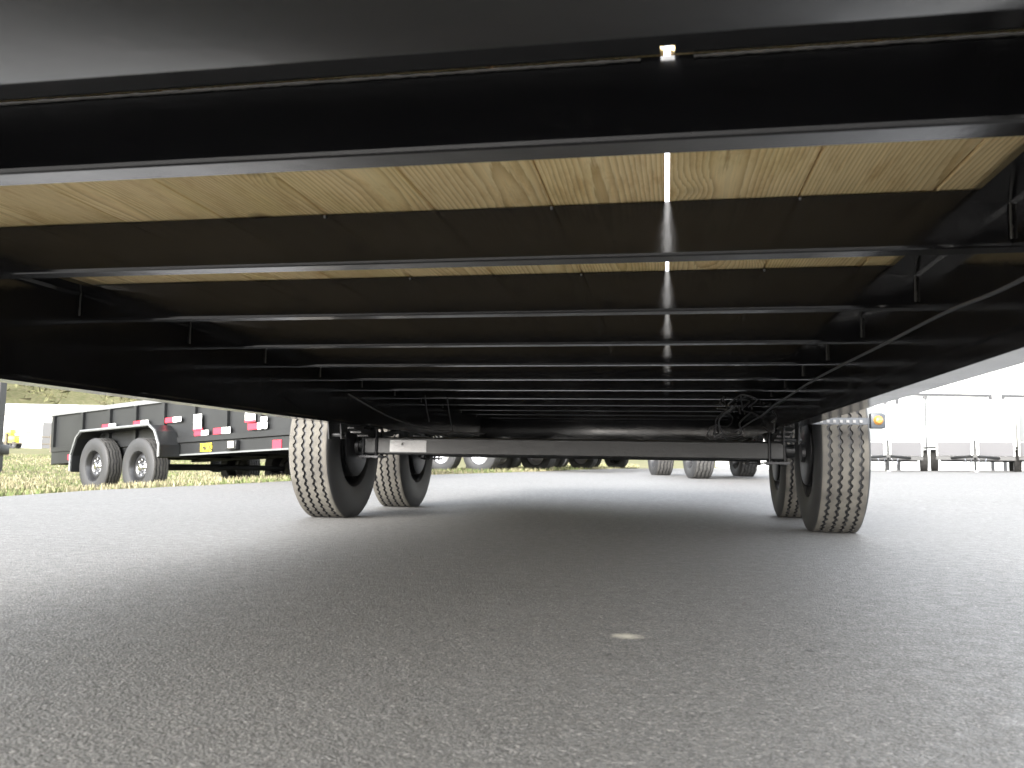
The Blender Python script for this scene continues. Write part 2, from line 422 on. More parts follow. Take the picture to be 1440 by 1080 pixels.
for k in range(NJ):
    o = link('crossmember', jme, tr, (0, Y0 + k * S, ZB))
    link('weld_bead', wl, o, (x0 + .002, 0, 0)); link('weld_bead', wl, o, (x1 - .002, 0, 0))
    for xt in (-.2072, .2262, -.645):
        if 0 < k < 7: link('light_speck', speckM, o, (xt, -.002, H - .006))
    if k < 6:
        link('weld_bead', wd, o, (x1 - .004, 0, .058))
# bumpy weld along the top of the first cross channel
wbd = bead([(x0, 0, 0), (-.03, 0, 0)], .0019, seed=8); wbd2 = bead([(.03, 0, 0), (x1, 0, 0)], .0019, seed=9)
wbd.v += []
o = wbd.build('weld_seam', M['weld'], tr, True, (0, Y0 - .003, ZW - .006))
o = wbd2.build('weld_seam', M['weld'], tr, True, (0, Y0 - .003, ZW - .006))
# front header beam and front plate
def bevbox(name, x0_, x1_, y0_, y1_, z0_, z1_, matl, parent, bev=.006, seg=3):
    b = MB().box(x0_, x1_, y0_, y1_, z0_, z1_)
    me = b.mesh(name, matl)
    bm = bmesh.new(); bm.from_mesh(me)
    bmesh.ops.bevel(bm, geom=bm.edges[:], offset=bev, segments=seg, affect='EDGES', profile=.5)
    bm.to_mesh(me); bm.free()
    me.polygons.foreach_set('use_smooth', [True] * len(me.polygons))
    try: me.set_sharp_from_angle(angle=R_(38))
    except Exception: pass
    return link(name, me, parent)
bevbox('header_beam', XL - WEB - .002, XR + WEB + .002, .33, .577, .600, .765, M['beam'], tr, .009)
MB().box(XL - WEB, XR + WEB, -.45, .914, ZW - .004, ZW + .006).build('front_plate', M['paint'], tr)  # forward stretch is out of view, added to shade the near ground
for a, b_ in ((XL - WEB, -.0075), (.0085, XR + WEB)):
    MB().box(a, b_, .915, .934, ZW - .0035, ZW + .006).build('front_strip', M['paint'], tr)
# deck planks
JT = [-1.60, -1.505, -1.29, -1.075, -.86, -.645, -.43, -.2072, -.0062, .2262, .446, .572]
for i in range(len(JT) - 1):
    a, b_ = JT[i], JT[i + 1]
    g0 = .0012 if i else 0; a2 = a + g0; b2 = b_ - g0
    if abs(a + .0062) < 1e-6: a2 = .0042
    if abs(b_ + .0062) < 1e-6: b2 = -.0040
    wd_ = (b2 - a2) / 2; c = .003
    pr = [(-wd_ + c, 0), (wd_ - c, 0), (wd_, c), (wd_, .038 - c), (wd_ - c, .038), (-wd_ + c, .038), (-wd_, .038 - c), (-wd_, c)]
    MB().extr(pr, 0, YREAR - .937, 'y').build('plank', M['wood'], tr, loc=((a2 + b2) / 2, .936, ZW + random.uniform(0.0004, .0016)))
# rear channel
bevbox('rear_beam', XL - WEB, XR + WEB, YREAR + .001, YREAR + .09, ZR - .055, ZW + .03, M['paint'], tr, .006)

# wheels
HUB = .376
def tyre_mesh(N_=240, rad=.386, hw=.098, sw=.119, mats=None, flat=HUB - .002, name='tyre'):
    gr = [-.066, -.022, .022, .066]; gw = .0072; dep = .011
    P = [(-.094, .208, 0, 1), (-.106, .216, 0, 1), (-.114, .245, 0, 1), (-sw, .285, 0, 1), (-.118, .325, 0, 1), (-.110, .358, 0, 1), (-.104, rad - .012, 0, 1), (-hw, rad - .004, 0, 0), (-.09, rad - .0015, 0, 0)]
    for g in gr:
        dr = -.0025 * (g / .066) ** 2
        P += [(g - gw, rad + dr, 1, 2), (g - gw * .6, rad - dep, 1, 2), (g + gw * .6, rad - dep, 1, 2), (g + gw, rad + dr, 1, 0)]
    P += [(.09, rad - .0015, 0, 0), (hw, rad - .004, 0, 1), (.104, rad - .012, 0, 1), (.110, .358, 0, 1), (.118, .325, 0, 1), (sw, .285, 0, 1), (.114, .245, 0, 1), (.106, .216, 0, 1), (.094, .208, 0, 1)]
    m = len(P); b = MB(); zz = [.0042, .0042, -.0042, -.0042]
    for i in range(N_):
        a = 2 * PI * i / N_
        for x, r, zf, _ in P:
            z = r * math.cos(a)
            xx = x + zf * zz[i % 4]
            if z < -flat:
                z = -flat; xx *= 1 + .03 * (1 if abs(x) > .1 else 0)
            b.v.append((xx, r * math.sin(a), z))
    for i in range(N_):
        j = (i + 1) % N_
        for k in range(m - 1):
            b.f.append((i * m + k, i * m + k + 1, j * m + k + 1, j * m + k))
            b.m.append({0: 0, 1: 1, 2: 1}[P[k][3]])
    return b.mesh(name, mats, True)
ty = tyre_mesh(mats=[M['tread'], M['rubber']])
rim_p = [(-.094, .226), (-.098, .212), (-.088, .206), (-.06, .198), (-.02, .180), (.03, .182), (.07, .198), (.088, .206), (.098, .212), (.094, .226), (.086, .214), (.066, .205), (.03, .190), (-.02, .188), (-.06, .206), (-.086, .214)]
def rim_mesh(matl, n=48):
    b = MB().lathe(rim_p, n, closed=True)
    b.lathe([(.030, .186), (.045, .165), (.052, .13), (.035, .10), (.022, .06), (.022, .0), (.014, 0), (.014, .06), (.027, .10), (.042, .13), (.036, .16), (.022, .182)], n)
    return b.mesh('wheel', matl, True)
rimM = rim_mesh(M['rimblack'])
drumM = MB().lathe([(-.135, .0), (-.135, .045), (-.118, .05), (-.118, .150), (-.112, .158), (-.104, .158), (-.100, .152), (-.098, .160), (-.03, .160), (-.01, .14), (.012, .06), (.012, 0)], 40).mesh('brake_drum', M['drum'], True)
hubM = MB().lathe([(.015, .062), (.06, .058), (.085, .045), (.092, .03), (.092, 0)], 24).mesh('hub', M['drum'], True)
nutM = MB().lathe([(0, .012), (.022, .011), (.026, .006), (.026, 0)], 6).mesh('lug_nut', M['chrome'])
def main_wheel(side, Y):
    X = (XR + .285) if side > 0 else (XL - .237)
    wh = link('wheel', rimM, tr, (X, Y, HUB), 0 if side > 0 else PI)
    link('tyre', ty, wh); link('brake_drum', drumM, wh); link('hub', hubM, wh)
    for i in range(8):
        a = 2 * PI * i / 8
        link('lug_nut', nutM, wh, (.024, .085 * math.sin(a), .085 * math.cos(a)))
    return wh
YA = [4.32, 5.48]
for y in YA:
    for s in (-1, 1):
        main_wheel(s, y)
# axles, springs
c_ = .010; hh, hd = .047, .042
axb = MB().extr([(-hd + c_, -hh), (hd - c_, -hh), (hd - c_ * .3, -hh + c_ * .3), (hd, -hh + c_), (hd, hh - c_), (hd - c_ * .3, hh - c_ * .3), (hd - c_, hh), (-hd + c_, hh), (-hd + c_ * .3, hh - c_ * .3), (-hd, hh - c_), (-hd, -hh + c_), (-hd + c_ * .3, -hh + c_ * .3)], XL - .075, XR + .075, 'x')
axb.lathe([(XL - .12, 0), (XL - .12, .034), (XL - .07, .034), (XL - .07, 0)], 20); axb.lathe([(XR + .07, 0), (XR + .07, .034), (XR + .12, .034), (XR + .12, 0)], 20)
axM = axb.mesh('axle', M['axle'])
leaf = MB()
for i in range(4):
    Lh = .46 - .10 * i; zt = -.0085 * i
    path = [(t * Lh, zt + .030 * t * t * (Lh / .46) ** 2) for t in [j / 6 - 1 for j in range(13)]]
    prof = [(y, z) for y, z in path] + [(y, z - .008) for y, z in path[::-1]]
    leaf.extr(prof, -.028, .028, 'x')
leafM = leaf.mesh('leaf_spring', M['axle'])
def ubolt():
    b = MB()
    p = [(-.036, 0, -.10)] + [(-.036, 0, .05)] + [(.036 * -math.cos(a), 0, .05 + .02 * math.sin(a)) for a in [PI * q / 6 for q in range(1, 6)]] + [(.036, 0, .05), (.036, 0, -.10)]
    b.tube(p, .0065, 8)
    for sx in (-.036, .036): b.box(sx - .011, sx + .011, -.011, .011, -.096, -.084)
    return b.mesh('u_bolt', M['drum'], True)
ubM = ubolt()
tieM = MB().box(-.055, .055, -.075, .075, -.076, -.066).mesh('tie_plate', M['drum'])
def hanger_mesh(h):
    b = MB()
    for sx in (-.034, .028): b.extr([(-.045, ZR - HUB), (.045, ZR - HUB), (.03, ZR - HUB - h), (-.03, ZR - HUB - h)], sx, sx + .006, 'x')
    b.tube([(-.045, 0, ZR - HUB - h + .02), (.045, 0, ZR - HUB - h + .02)], .010, 10)
    return b.mesh('spring_hanger', M['axle'])
hgM = hanger_mesh(.075)
for y in YA:
    ax = link('axle', axM, tr, (0, y, HUB + .006))
    for s in (-1, 1):
        xs = (XR + .035) if s > 0 else (XL - .035)
        link('leaf_spring', leafM, ax, (xs, 0, .074))
        for dy in (-.052, .052): link('u_bolt', ubM, ax, (xs, dy, .03))
        link('tie_plate', tieM, ax, (xs, 0, .012))
    if y == YA[0]:
        b = MB().box(XL + .075, XL + .275, -.0445, -.0425, -.032, .030)
        b.build('axle_label', M['plate'], ax)
        MB().tube([(XL + .14, -.045, .012), (XL + .14, -.060, .012)], .007, 6).build('grease_bolt', M['plate'], ax)
for y in (YA[0] - .50, (YA[0] + YA[1]) / 2, YA[1] + .50):
    for s in (-1, 1):
        link('spring_hanger', hgM, tr, ((XR + .035) if s > 0 else (XL - .035), y, HUB))
# fenders over the wheels
for s in (-1, 1):
    xa, xb_ = (XR + WEB + .004, XR + .40) if s > 0 else (XL - .40, XL - WEB - .004)
    p = [(3.84, .66), (3.94, .80), (4.02, .83), (5.84, .83), (5.92, .80), (6.02, .66)]
    MB().extr(p + [(y + (.006 if y < 5 else -.006) * (1 if z < .82 else 0), z - .006) for y, z in p[::-1]], xa, xb_, 'x').build('fender', M['paint'], tr)
# marker lamp on its bracket ahead of the right wheels
br = bevbox('lamp_bracket', XR + WEB + .001, .860, 3.845, 3.853, .492, .522, M['bluegrey'], tr, .001, 1)
for i in range(9):
    MB().box(.60 + i * .027, .612 + i * .027, 3.838, 3.8445, .500, .512).build('bracket_bolt', M['plate'], br)
lm = bevbox('marker_lamp', .858, .918, 3.82, 3.858, .476, .540, M['bluegrey'], tr, .004, 2)
MB().lathe([(-.012, 0), (-.010, .012), (0, .020), (.002, .020)], 20).build('lens', M['amber'], lm, True, (.888, 3.818, .510)).rotation_euler = (0, 0, PI / 2)
# wiring along the right rail
cable = [(.475, .9, .57), (.470, 1.246, .560), (.470, 1.54, .572), (.468, 1.965, .576), (.466, 2.42, .582), (.466, 2.86, .585), (.46, 3.3, .577), (.45, 3.7, .566), (.44, 4.1, .545), (.40, 4.25, .52), (.33, 4.32, .47)]
def smooth_path(P, n=8):
    P = [Vector(p) for p in P]; out = []
    for i in range(len(P) - 1):
        p0, p1, p2, p3 = P[max(i - 1, 0)], P[i], P[i + 1], P[min(i + 2, len(P) - 1)]
        for k in range(n):
            t = k / n
            out.append(.5 * ((2 * p1) + (p2 - p0) * t + (2 * p0 - 5 * p1 + 4 * p2 - p3) * t * t + (3 * p1 - p0 - 3 * p2 + p3) * t ** 3))
    out.append(P[-1]); return out
MB().tube(smooth_path(cable), .0032, 8).build('wiring_cable', M['wire2'], tr, True)
rd = random.Random(5)
for i in range(11):
    a = Vector((rd.uniform(.22, .46), rd.uniform(3.5, 4.2), rd.uniform(.50, .60))); pts = [a]
    for k in range(5):
        a = a + Vector((rd.uniform(-.07, .05), rd.uniform(-.05, .09), rd.uniform(-.06, .045)))
        a.z = max(.435, min(.64, a.z)); a.x = max(.20, min(.47, a.x)); pts.append(a)
    MB().tube(smooth_path(pts, 5), .0035, 6).build('loose_wire', M['wire2'] if i % 3 == 0 else M['wire'], tr, True)
for pts in ([(-1.222, 4.6, .665), (-1.217, 4.6, .62), (-1.20, 4.6, .53), (-1.19, 4.6, .47), (-1.21, 4.55, .452)], [(-1.30, 4.42, .66), (-1.29, 4.42, .59), (-1.27, 4.40, .53), (-1.262, 4.38, .515)], [(-1.42, 3.6, .60), (-1.38, 4.0, .53), (-1.30, 4.3, .485), (-1.15, 4.5, .465), (-1.0, 4.6, .462)]):
    MB().tube(smooth_path(pts, 6), .0032, 6).build('loose_wire', M['wire2'], tr, True)

# ------------------------------------------------------------------ background wheels (shared)
ty2 = tyre_mesh(64, mats=[M['tread2'], M['rubber']], flat=.372)
rim2 = {k: rim_mesh(M[k], 28) for k in ('rimblack', 'silver')}
hub2 = MB().lathe([(.015, .075), (.03, .07), (.055, .05), (.075, .045), (.08, .03), (.08, 0)], 16).mesh('hub_cap', M['chrome'], True)
nut2 = MB().lathe([(0, .015), (.028, .013), (.032, 0)], 6).mesh('lug_nut', M['chrome'])
def bg_wheel(parent, x, y, z, outward, rim='rimblack', nuts=True, sc=1.0):
    wh = link('wheel', rim2[rim], parent, (x, y, z), outward)
    wh.scale = (sc, sc, sc)
    link('tyre', ty2, wh)
    if nuts:
        link('hub_cap', hub2, wh)
        for i in range(8):
            a = 2 * PI * i / 8
            link('lug_nut', nut2, wh, (.022, .1 * math.sin(a), .1 * math.cos(a)))
    return wh

# ------------------------------------------------------------------ black dump trailer on the grass
dw = (-8.09, 11.01)
DZ = gz(*dw) - .01
dt = thing('dump_trailer', 'black tandem-axle dump trailer with red and white tape strips, parked on the grass', 'trailer', (*dw, DZ), -.45)
dt.scale = (1.05, 1.05, 1.05)
NOSE = .042                                        # parked with its nose propped up
dt.rotation_euler = (0, -NOSE, -.45)
RW = .374
for x in (0, 1.12):
    zw_ = RW - NOSE * x
    bg_wheel(dt, x, 0, zw_, -PI / 2)
    bg_wheel(dt, x, 2.28, zw_, PI / 2)
    MB().tube([(x, .05, zw_), (x, 2.23, zw_)], .04, 10).build('axle', M['axle'], dt)
def fender(y0_, y1_, pts, parent, matl, edge):
    n = len(pts)
    inner = [(x * .97 + .53 * .03, z - .016) for x, z in pts]
    f = MB().add([(x, y0_, z) for x, z in pts] + [(x, y1_, z) for x, z in pts] + [(x, y0_, z) for x, z in inner] + [(x, y1_, z) for x, z in inner],
                 [(k, k + 1, n + k + 1, n + k) for k in range(n - 1)] + [(2 * n + k, 2 * n + k + 1, 3 * n + k + 1, 3 * n + k) for k in range(n - 1)] + [(k, k + 1, 2 * n + k + 1, 2 * n + k) for k in range(n - 1)] + [(n + k, n + k + 1, 3 * n + k + 1, 3 * n + k) for k in range(n - 1)] + [(0, n, 3 * n, 2 * n), (n - 1, 2 * n - 1, 4 * n - 1, 3 * n - 1)]).build('fender', matl, parent)
    MB().tube([(x, y0_ - .006, z) for x, z in pts], .018, 6).build('fender_edge', edge, f)
    return f
fp = [(-.56, .32), (-.55, .55), (-.42, .78), (-.30, .865), (1.42, .865), (1.56, .78), (1.66, .60), (1.66, .45)]
fender(-.14, .15, fp, dt, M['dumpblack'], M['rimedge'])
fender(2.13, 2.42, fp, dt, M['dumpblack'], M['rimedge'])
BX0, BX1, BY0, BY1 = -1.72, 3.95, .16, 2.12
for y0_, y1_ in ((BY0, BY0 + .03), (BY1 - .03, BY1)):
    bevbox('side_panel', BX0, BX1, y0_, y1_, .70, 1.18, M['dumpblack'], dt, .004, 1)
    s = -1 if y0_ == BY0 else 1
    ye = y0_ if s < 0 else y1_
    MB().box(BX0 - .02, BX1 + .02, ye - .035, ye + .035, 1.18, 1.24).build('top_rail', M['rimedge'], dt)
    MB().box(BX0, BX1, ye - .03 * (s < 0), ye + .03 * (s > 0), .63, .70).build('bottom_rail', M['dumpblack'], dt)
    for i, x in enumerate((-1.71, -.85, -.1, .58, 1.26, 1.95, 2.62, 3.28, 3.88)):
        MB().box(x, x + .07, min(ye, ye + s * .04), max(ye, ye + s * .04), .701, 1.179).build('side_post', M['dumpblack'], dt)
MB().box(BX0, BX1, BY0 + .031, BY1 - .031, .66, .70).build('bed_floor', M['dumpblack'], dt)
MB().box(BX0 - .04, BX0, BY0 + .0, BY1, .44, 1.179).build('tailgate', M['dumpblack'], dt)
MB().box(BX1, BX1 + .04, BY0, BY1, .63, 1.31).build('headboard', M['dumpblack'], dt)
bevbox('rear_skirt', BX0, -.62, BY0 - .01, BY0 + .02, .45, .629, M['dumpblack'], dt, .004, 1)
for yy in (.16, 1.98):
    bevbox('frame_rail', -.9, 4.1, yy - .0, yy + .08, .47, .625, M['dumpblack'], dt, .006, 1)
    MB().box(1.66, 4.1, yy - .012, yy - .001, .462, .482).build('rail_flange', M['rimedge'], dt)
for i in range(6): MB().box(-.8 + i * .9, -.72 + i * .9, .241, 1.979, .50, .60).build('frame_crossmember', M['dumpblack'], dt)
for a, b_ in ((.2, 1.10), (2.02, 1.16)):
    MB().tube([(4.1, a, .54), (4.75, 1.13, .54)], .06, 6).build('tongue_beam', M['dumpblack'], dt)
MB().box(4.7, 4.95, 1.08, 1.18, .50, .60).build('coupler', M['dumpblack'], dt)
MB().tube([(4.45, 1.13, -.19), (4.45, 1.13, .95)], .04, 8).build('jack', M['dumpblack'], dt)
def tape(x, z, l=.16, h=.065, y=BY0 - .045):
    MB().box(x, x + l, y, y + .004, z, z + h).build('red_tape', M['red'], dt)
    MB().box(x + l + .002, x + 2 * l, y, y + .004, z, z + h).build('white_tape', M['white'], dt)
tape(-1.22, .50, .17, .075, BY0 - .02)
for x in (-.22, .60, 1.36): tape(x, .90, .18, .065)
for x in (2.42,): tape(x, .70, .17, .075)
tape(2.02, .70, .15, .06)
tape(3.10, .72, .18, .075)
# printed decals
d1 = MB().box(2.0, 2.17, BY0 - .046, BY0 - .042, .765, .97).build('white_decal', M['white'], dt)
for i in range(9):
    xx, zz = 2.02 + random.uniform(0, .13), .79 + random.uniform(0, .15)
    MB().box(xx, xx + random.uniform(.02, .06), BY0 - .0485, BY0 - .0462, zz, zz + .015).build('decal_mark', M['ink'], d1)
MB().box(2.0, 2.2, BY0 - .0485, BY0 - .0462, .765, .79).build('decal_mark', M['red'], d1)
d2 = MB().box(3.05, 3.24, BY0 - .046, BY0 - .042, .81, .96).build('white_decal', M['white'], dt)
MB().box(3.05, 3.24, BY0 - .049, BY0 - .0462, .81, .835).build('decal_mark', M['red'], d2)
MB().box(3.34, 3.46, BY0 - .046, BY0 - .042, .81, .86).build('white_decal', M['white'], dt)
yd = MB().box(2.10, 2.34, .153, .158, .50, .60).build('yellow_decal', M['yellow'], dt)
fc = bpy.data.curves.new('model_lettering', 'FONT'); fc.body = '14LX'; fc.size = .115; fc.extrude = .0015; fc.offset = .004; fc.align_x = 'CENTER'
fo = bpy.data.objects.new('model_lettering', fc)
COL.objects.link(fo)
bpy.context.view_layer.update()
tm = bpy.data.meshes.new_from_object(fo.evaluated_get(bpy.context.evaluated_depsgraph_get()))
bpy.data.objects.remove(fo)
tm.materials.clear(); tm.materials.append(M['ink'])
lo = link('model_lettering', tm, yd, (2.22, .1505, .51)); lo.rotation_euler = (PI / 2, 0, 0)
bevbox('junction_box', 2.70, 2.90, .10, .158, .50, .61, M['dumpblack'], dt, .006, 1)
MB().box(2.75, 2.86, .092, .0995, .52, .60).build('marker_lamp', M['beige'], dt)
MB().box(3.52, 3.68, .15, .158, .48, .58).build('red_reflector', M['red'], dt)

# ------------------------------------------------------------------ further tandem trailers along the lot's edge
def cam_w(px, D):
    lat = (px - 720) / 1183.5 * D
    return (lat * math.cos(YAW) + D * math.sin(YAW), -lat * math.sin(YAW) + D * math.cos(YAW))
def equip_trailer(label, pos, rz, rim):
    t = thing('equipment_trailer', label, 'trailer', (*pos, gz(*pos) - .02), rz, 'trailers parked along the lot edge')
    for x in (0, .92):
        bg_wheel(t, x, 0, RW, -PI / 2, rim); bg_wheel(t, x, 2.2, RW, PI / 2, rim)
        MB().tube([(x, .05, RW), (x, 2.15, RW)], .04, 8).build('axle', M['axle'], t)
    fender(-.14, .14, [(-.52, .45), (-.48, .62), (-.36, .80), (1.28, .80), (1.40, .62), (1.44, .45)], t, M['dumpblack'], M['rimedge'])
    fender(2.06, 2.34, [(-.52, .45), (-.48, .62), (-.36, .80), (1.28, .80), (1.40, .62), (1.44, .45)], t, M['dumpblack'], M['rimedge'])
    for yy in (.15, 1.97): MB().box(-1.8, 3.3, yy, yy + .08, .46, .62).build('frame_rail', M['dumpblack'], t)
    for i in range(8): MB().box(-1.7 + i * .68, -1.64 + i * .68, .231, 1.969, .55, .62).build('frame_crossmember', M['dumpblack'], t)
    for i in range(8): MB().box(-1.8, 3.3, .15 + i * .2375, .15 + i * .2375 + .232, .621, .66).build('plank', M['wood'], t)
    for a in (.2, 2.0): MB().tube([(3.3, a, .54), (4.6, 1.1, .54)], .05, 6).build('tongue_beam', M['dumpblack'], t)
    MB().tube([(4.1, 1.1, .0), (4.1, 1.1, .9)], .035, 8).build('jack', M['dumpblack'], t)
    MB().tube([(-1.75, .8, .0), (-1.75, .8, .5)], .025, 6).build('support_leg', M['dumpblack'], t)
    return t
for px, D, rim, lb in ((626, 17, 'silver', 'black flatbed trailer with silver wheels, nearest in the row beyond the axle'),
                       (716, 20.5, 'silver', 'black flatbed trailer with bright wheels in the middle of the row beyond the axle'),
                       (785, 25, 'rimblack', 'black flatbed trailer with dark wheels, farthest in the row beyond the axle')):
    equip_trailer(lb, cam_w(px, D), -.3654, rim)

# ------------------------------------------------------------------ utility vehicle seen low between the wheels
fa_l, fa_r = Vector(cam_w(930, 14.1)), Vector(cam_w(1053, 14.1))
na_l = Vector(cam_w(983, 12.1))
axd = (fa_r - fa_l); track = axd.length; ang = math.atan2(axd.y, axd.x)
wb = (fa_l - na_l)
bz = gz(*na_l)
ux = axd.normalized(); uy = Vector((-ux.y, ux.x))
WBL = wb.dot(uy); sh = wb.dot(ux)
# turn the vehicle so that its own long axis runs along the wheel line
angv = math.atan2(wb.y, wb.x) - PI / 2
uv = thing('utility_vehicle', 'dark utility vehicle on chunky grey tyres, parked beyond the right wheels', 'utility vehicle', (na_l.x, na_l.y, bz), angv)
WL = wb.length
for x, outw in ((0, PI), (1.42, 0)):
    for y in (0, WL):
        wv_ = bg_wheel(uv, x, y, .33, outw, 'rimblack', False, .87); wv_.scale = (1.25, .885, .885)
for y in (0, WL): MB().tube([(.08, y, .33), (1.34, y, .33)], .035, 8).build('axle', M['axle'], uv)
bevbox('chassis', .30, 1.12, -.35, WL + .4, .34, .44, M['dumpblack'], uv, .01, 1)
bevbox('cargo_bed', .05, 1.37, -.55, .75, .70, 1.02, M['dumpblack'], uv, .02, 2)
bevbox('hood', .16, 1.26, WL - .1, WL + .7, .60, .98, M['dumpblack'], uv, .05, 2)
bevbox('floor_pan', .10, 1.32, .75, WL - .11, .42, .50, M['dumpblack'], uv, .01, 1)
bevbox('seat', .18, 1.24, .78, 1.22, .50, .86, M['rubber'], uv, .03, 2)
for x in (.14, 1.28):
    MB().tube(smooth_path([(x, .76, .95), (x, .80, 1.75), (x, 1.0, 1.85), (x, 1.75, 1.82), (x, WL - .1, .95)], 5), .025, 8).build('roll_bar', M['dumpblack'], uv)
MB().box(.20, .32, -.60, -.56, .52, .66).build('tail_lamp', M['red'], uv)
MB().box(1.10, 1.22, -.60, -.56, .52, .66).build('tail_lamp', M['red'], uv)
MB().box(.30, .40, -.40, -.36, .36, .46).build('hitch', M['white'], uv)

# ------------------------------------------------------------------ right: white workshop and enclosed trailers
bw0 = cam_w(1120, 30.5); bang = -YAW * -1
wk = thing('workshop_building', 'white metal workshop with tall garage doors behind the parked cargo trailers', 'building', (bw0[0], bw0[1], gz(*bw0) - .1), YAW * -1 * 0 + math.atan2(rgt.y, rgt.x))
BL = 24; BH = 5.2
DOORS = [(.25, 3.2), (3.75, 7.03), (7.6, 10.9), (11.5, 14.8)]
DH = 2.85
xs = 0
wm = MB()
for a, b_ in DOORS:
    wm.box(xs, a, 0, .2, 0, DH); xs = b_
wm.box(xs, BL, 0, .2, 0, DH); wm.box(0, BL, 0, .2, DH, BH)
wm.box(0, .2, .2, 12, 0, BH); wm.box(BL - .2, BL, .2, 12, 0, BH); wm.box(.2, BL - .2, 11.8, 12, 0, BH)
wm.build('wall', M['wall'], wk)
ribM = MB().box(-.02, .02, -.014, 0, DH + .12, BH - .02).mesh('cladding_rib', M['wall'])
for i in range(47): link('cladding_rib', ribM, wk, (.5 + i * .5, 0, 0))
MB().extr([(-.4, BH), (6, BH + 1.3), (12.4, BH), (12.4, BH + .12), (6, BH + 1.42), (-.4, BH + .12)], -.3, BL + .3, 'x').build('roof', M['roofm'], wk)
for a, b_ in DOORS:
    d = MB().box(a, b_, .10, .14, 0, DH).build('garage_door', M['door'], wk)
    for i in range(5): MB().box(a + .03, b_ - .03, .085, .0995, .03 + i * .565, .03 + i * .565 + .545).build('panel', M['door'], d)
    for x in (a - .12, b_): MB().box(x, x + .12, -.03, .0, 0, DH + .10).build('door_trim', M['trim'], d)
    MB().box(a, b_, -.03, 0, DH, DH + .10).build('door_trim', M['trim'], d)
lx = (1305 - 1120) / 1183.5 * 30.5 * .98
MB().tube([(lx, -.10, .3), (lx, -.10, 2.75)], .03, 8).build('vent_pipe', M['trim'], wk)
MB().lathe([(-.05, .0), (-.05, .07), (.05, .09), (.05, 0)], 10).build('pipe_cap', M['trim'], wk, loc=(lx, -.10, 2.78)).rotation_euler = (0, PI / 2, 0)
# light-coloured box of lamp on the wall and a dark downpipe
MB().box(lx - .36, lx - .28, -.08, 0, .9, 2.3).build('downpipe', M['trim'], wk)

def cargo_trailer(px, D, label, wbox, hbox, turn, group='enclosed cargo trailers by the workshop'):
    p = cam_w(px, D)
    t = thing('cargo_trailer', label, 'trailer', (*p, gz(*p)), math.atan2(rgt.y, rgt.x) - turn, group)
    h0 = .42; hw_ = wbox / 2
    bevbox('box_body', -hw_, hw_, 0, 3.6, h0, h0 + hbox, M['wall'], t, .04, 2)
    for s in (-1, 1):
        a, b_ = (-hw_ + .04, -.10) if s < 0 else (.10, hw_ - .04)
        bevbox('front_panel', a, b_, -.012, -.001, h0 + .42, h0 + hbox - .05, M['alu'], t, .003, 1)
        bevbox('stone_guard', a, b_, -.016, -.001, h0 + .02, h0 + .41, M['dkalu'], t, .003, 1)
    bevbox('corner_post', -.095, .095, -.03, -.001, h0 + .02, h0 + hbox - .02, M['wall'], t, .01, 2)
    bevbox('front_sill', -hw_, hw_, -.05, -.017, h0 - .10, h0 + .015, M['dumpblack'], t, .004, 1)
    for x, o_ in ((-hw_ - .12, PI), (hw_ + .12, 0)):
        bg_wheel(t, x, 2.0, .33, o_, 'silver', True, .87)
        f = bevbox('fender', min(x - .14, x + .14), max(x - .14, x + .14), 1.55, 2.45, .70, .74, M['dumpblack'], t, .01, 1)
    MB().tube([(-hw_ + .05, 2.0, .33), (hw_ - .05, 2.0, .33)], .035, 8).build('axle', M['axle'], t)
    for s in (-1, 1): MB().tube([(s * .6, .0, .38), (0, -1.25, .42)], .04, 6).build('tongue_beam', M['dumpblack'], t)
    MB().box(-.05, .05, -1.5, -1.2, .38, .47).build('coupler', M['dumpblack'], t)
    MB().tube([(0, -1.0, .02), (0, -1.0, .85)], .03, 8).build('jack', M['dumpblack'], t)
    MB().tube([(-.14, -1.0, .86), (.02, -1.0, .86)], .015, 6).build('jack_handle', M['chrome'], t)
    MB().tube([(0, -1.0, 0), (0, -1.0, .03)], .09, 12).build('jack_foot', M['chrome'], t)
    for x in (-.25, .27): MB().tube(smooth_path([(x, -.3, .36), (x * .8, -.5, .16), (x * .6, -.8, .12), (x * .3, -1.1, .38)], 5), .012, 6).build('safety_chain', M['chrome'], t)
    return t
cargo_trailer(1371, 23.7, 'tall silver-fronted enclosed cargo trailer with dark stone guard, facing the lot', 1.95, 1.6, .50)
cargo_trailer(1248, 24.2, 'white enclosed cargo trailer next to the right tyre, its nose low', 1.85, 1.5, .40)
cargo_trailer(1489, 23.7, 'enclosed cargo trailer at the right edge of the view, mostly out of frame', 1.95, 1.6, .52)

# ------------------------------------------------------------------ left: low white building, post, fence
lp = cam_w(-60, 62)
lb = thing('low_white_building', 'long low white building with pale roof across the field at far left', 'building', (*lp, gz(*lp) - .3), math.atan2(rgt.y, rgt.x) + .03)
MB().box(0, 9.6, 0, 6, 0, 2.7).build('wall', M['house'], lb)
MB().extr([(-.4, 2.7), (3, 3.5), (6.4, 2.7), (6.4, 2.82), (3, 3.62), (-.4, 2.82)], -.3, 13.5, 'x').build('roof', M['roofm'], lb)
for i, x in enumerate((1.0, 2.6, 4.1, 5.0)):
    wn = MB().box(x, x + .5, -.03, -.002, 1.35, 1.95).build('window', M['window'], lb)
    MB().box(x - .05, x + .55, -.05, -.031, 1.28, 1.345).build('sill', M['trim'], wn)
MB().box(6.3, 7.2, -.04, -.002, .1, 2.1).build('door', M['trim'], lb)
MB().box(9.6, 13.2, 1, 5.6, 0, 2.6).build('annex', M['house'], lb)
yp = cam_w(20, 57)
ym = thing('yellow_machine', 'small yellow machine in front of the low white building', 'machine', (*yp, gz(*yp)), .2)
ym.scale = (.75, .75, .75)
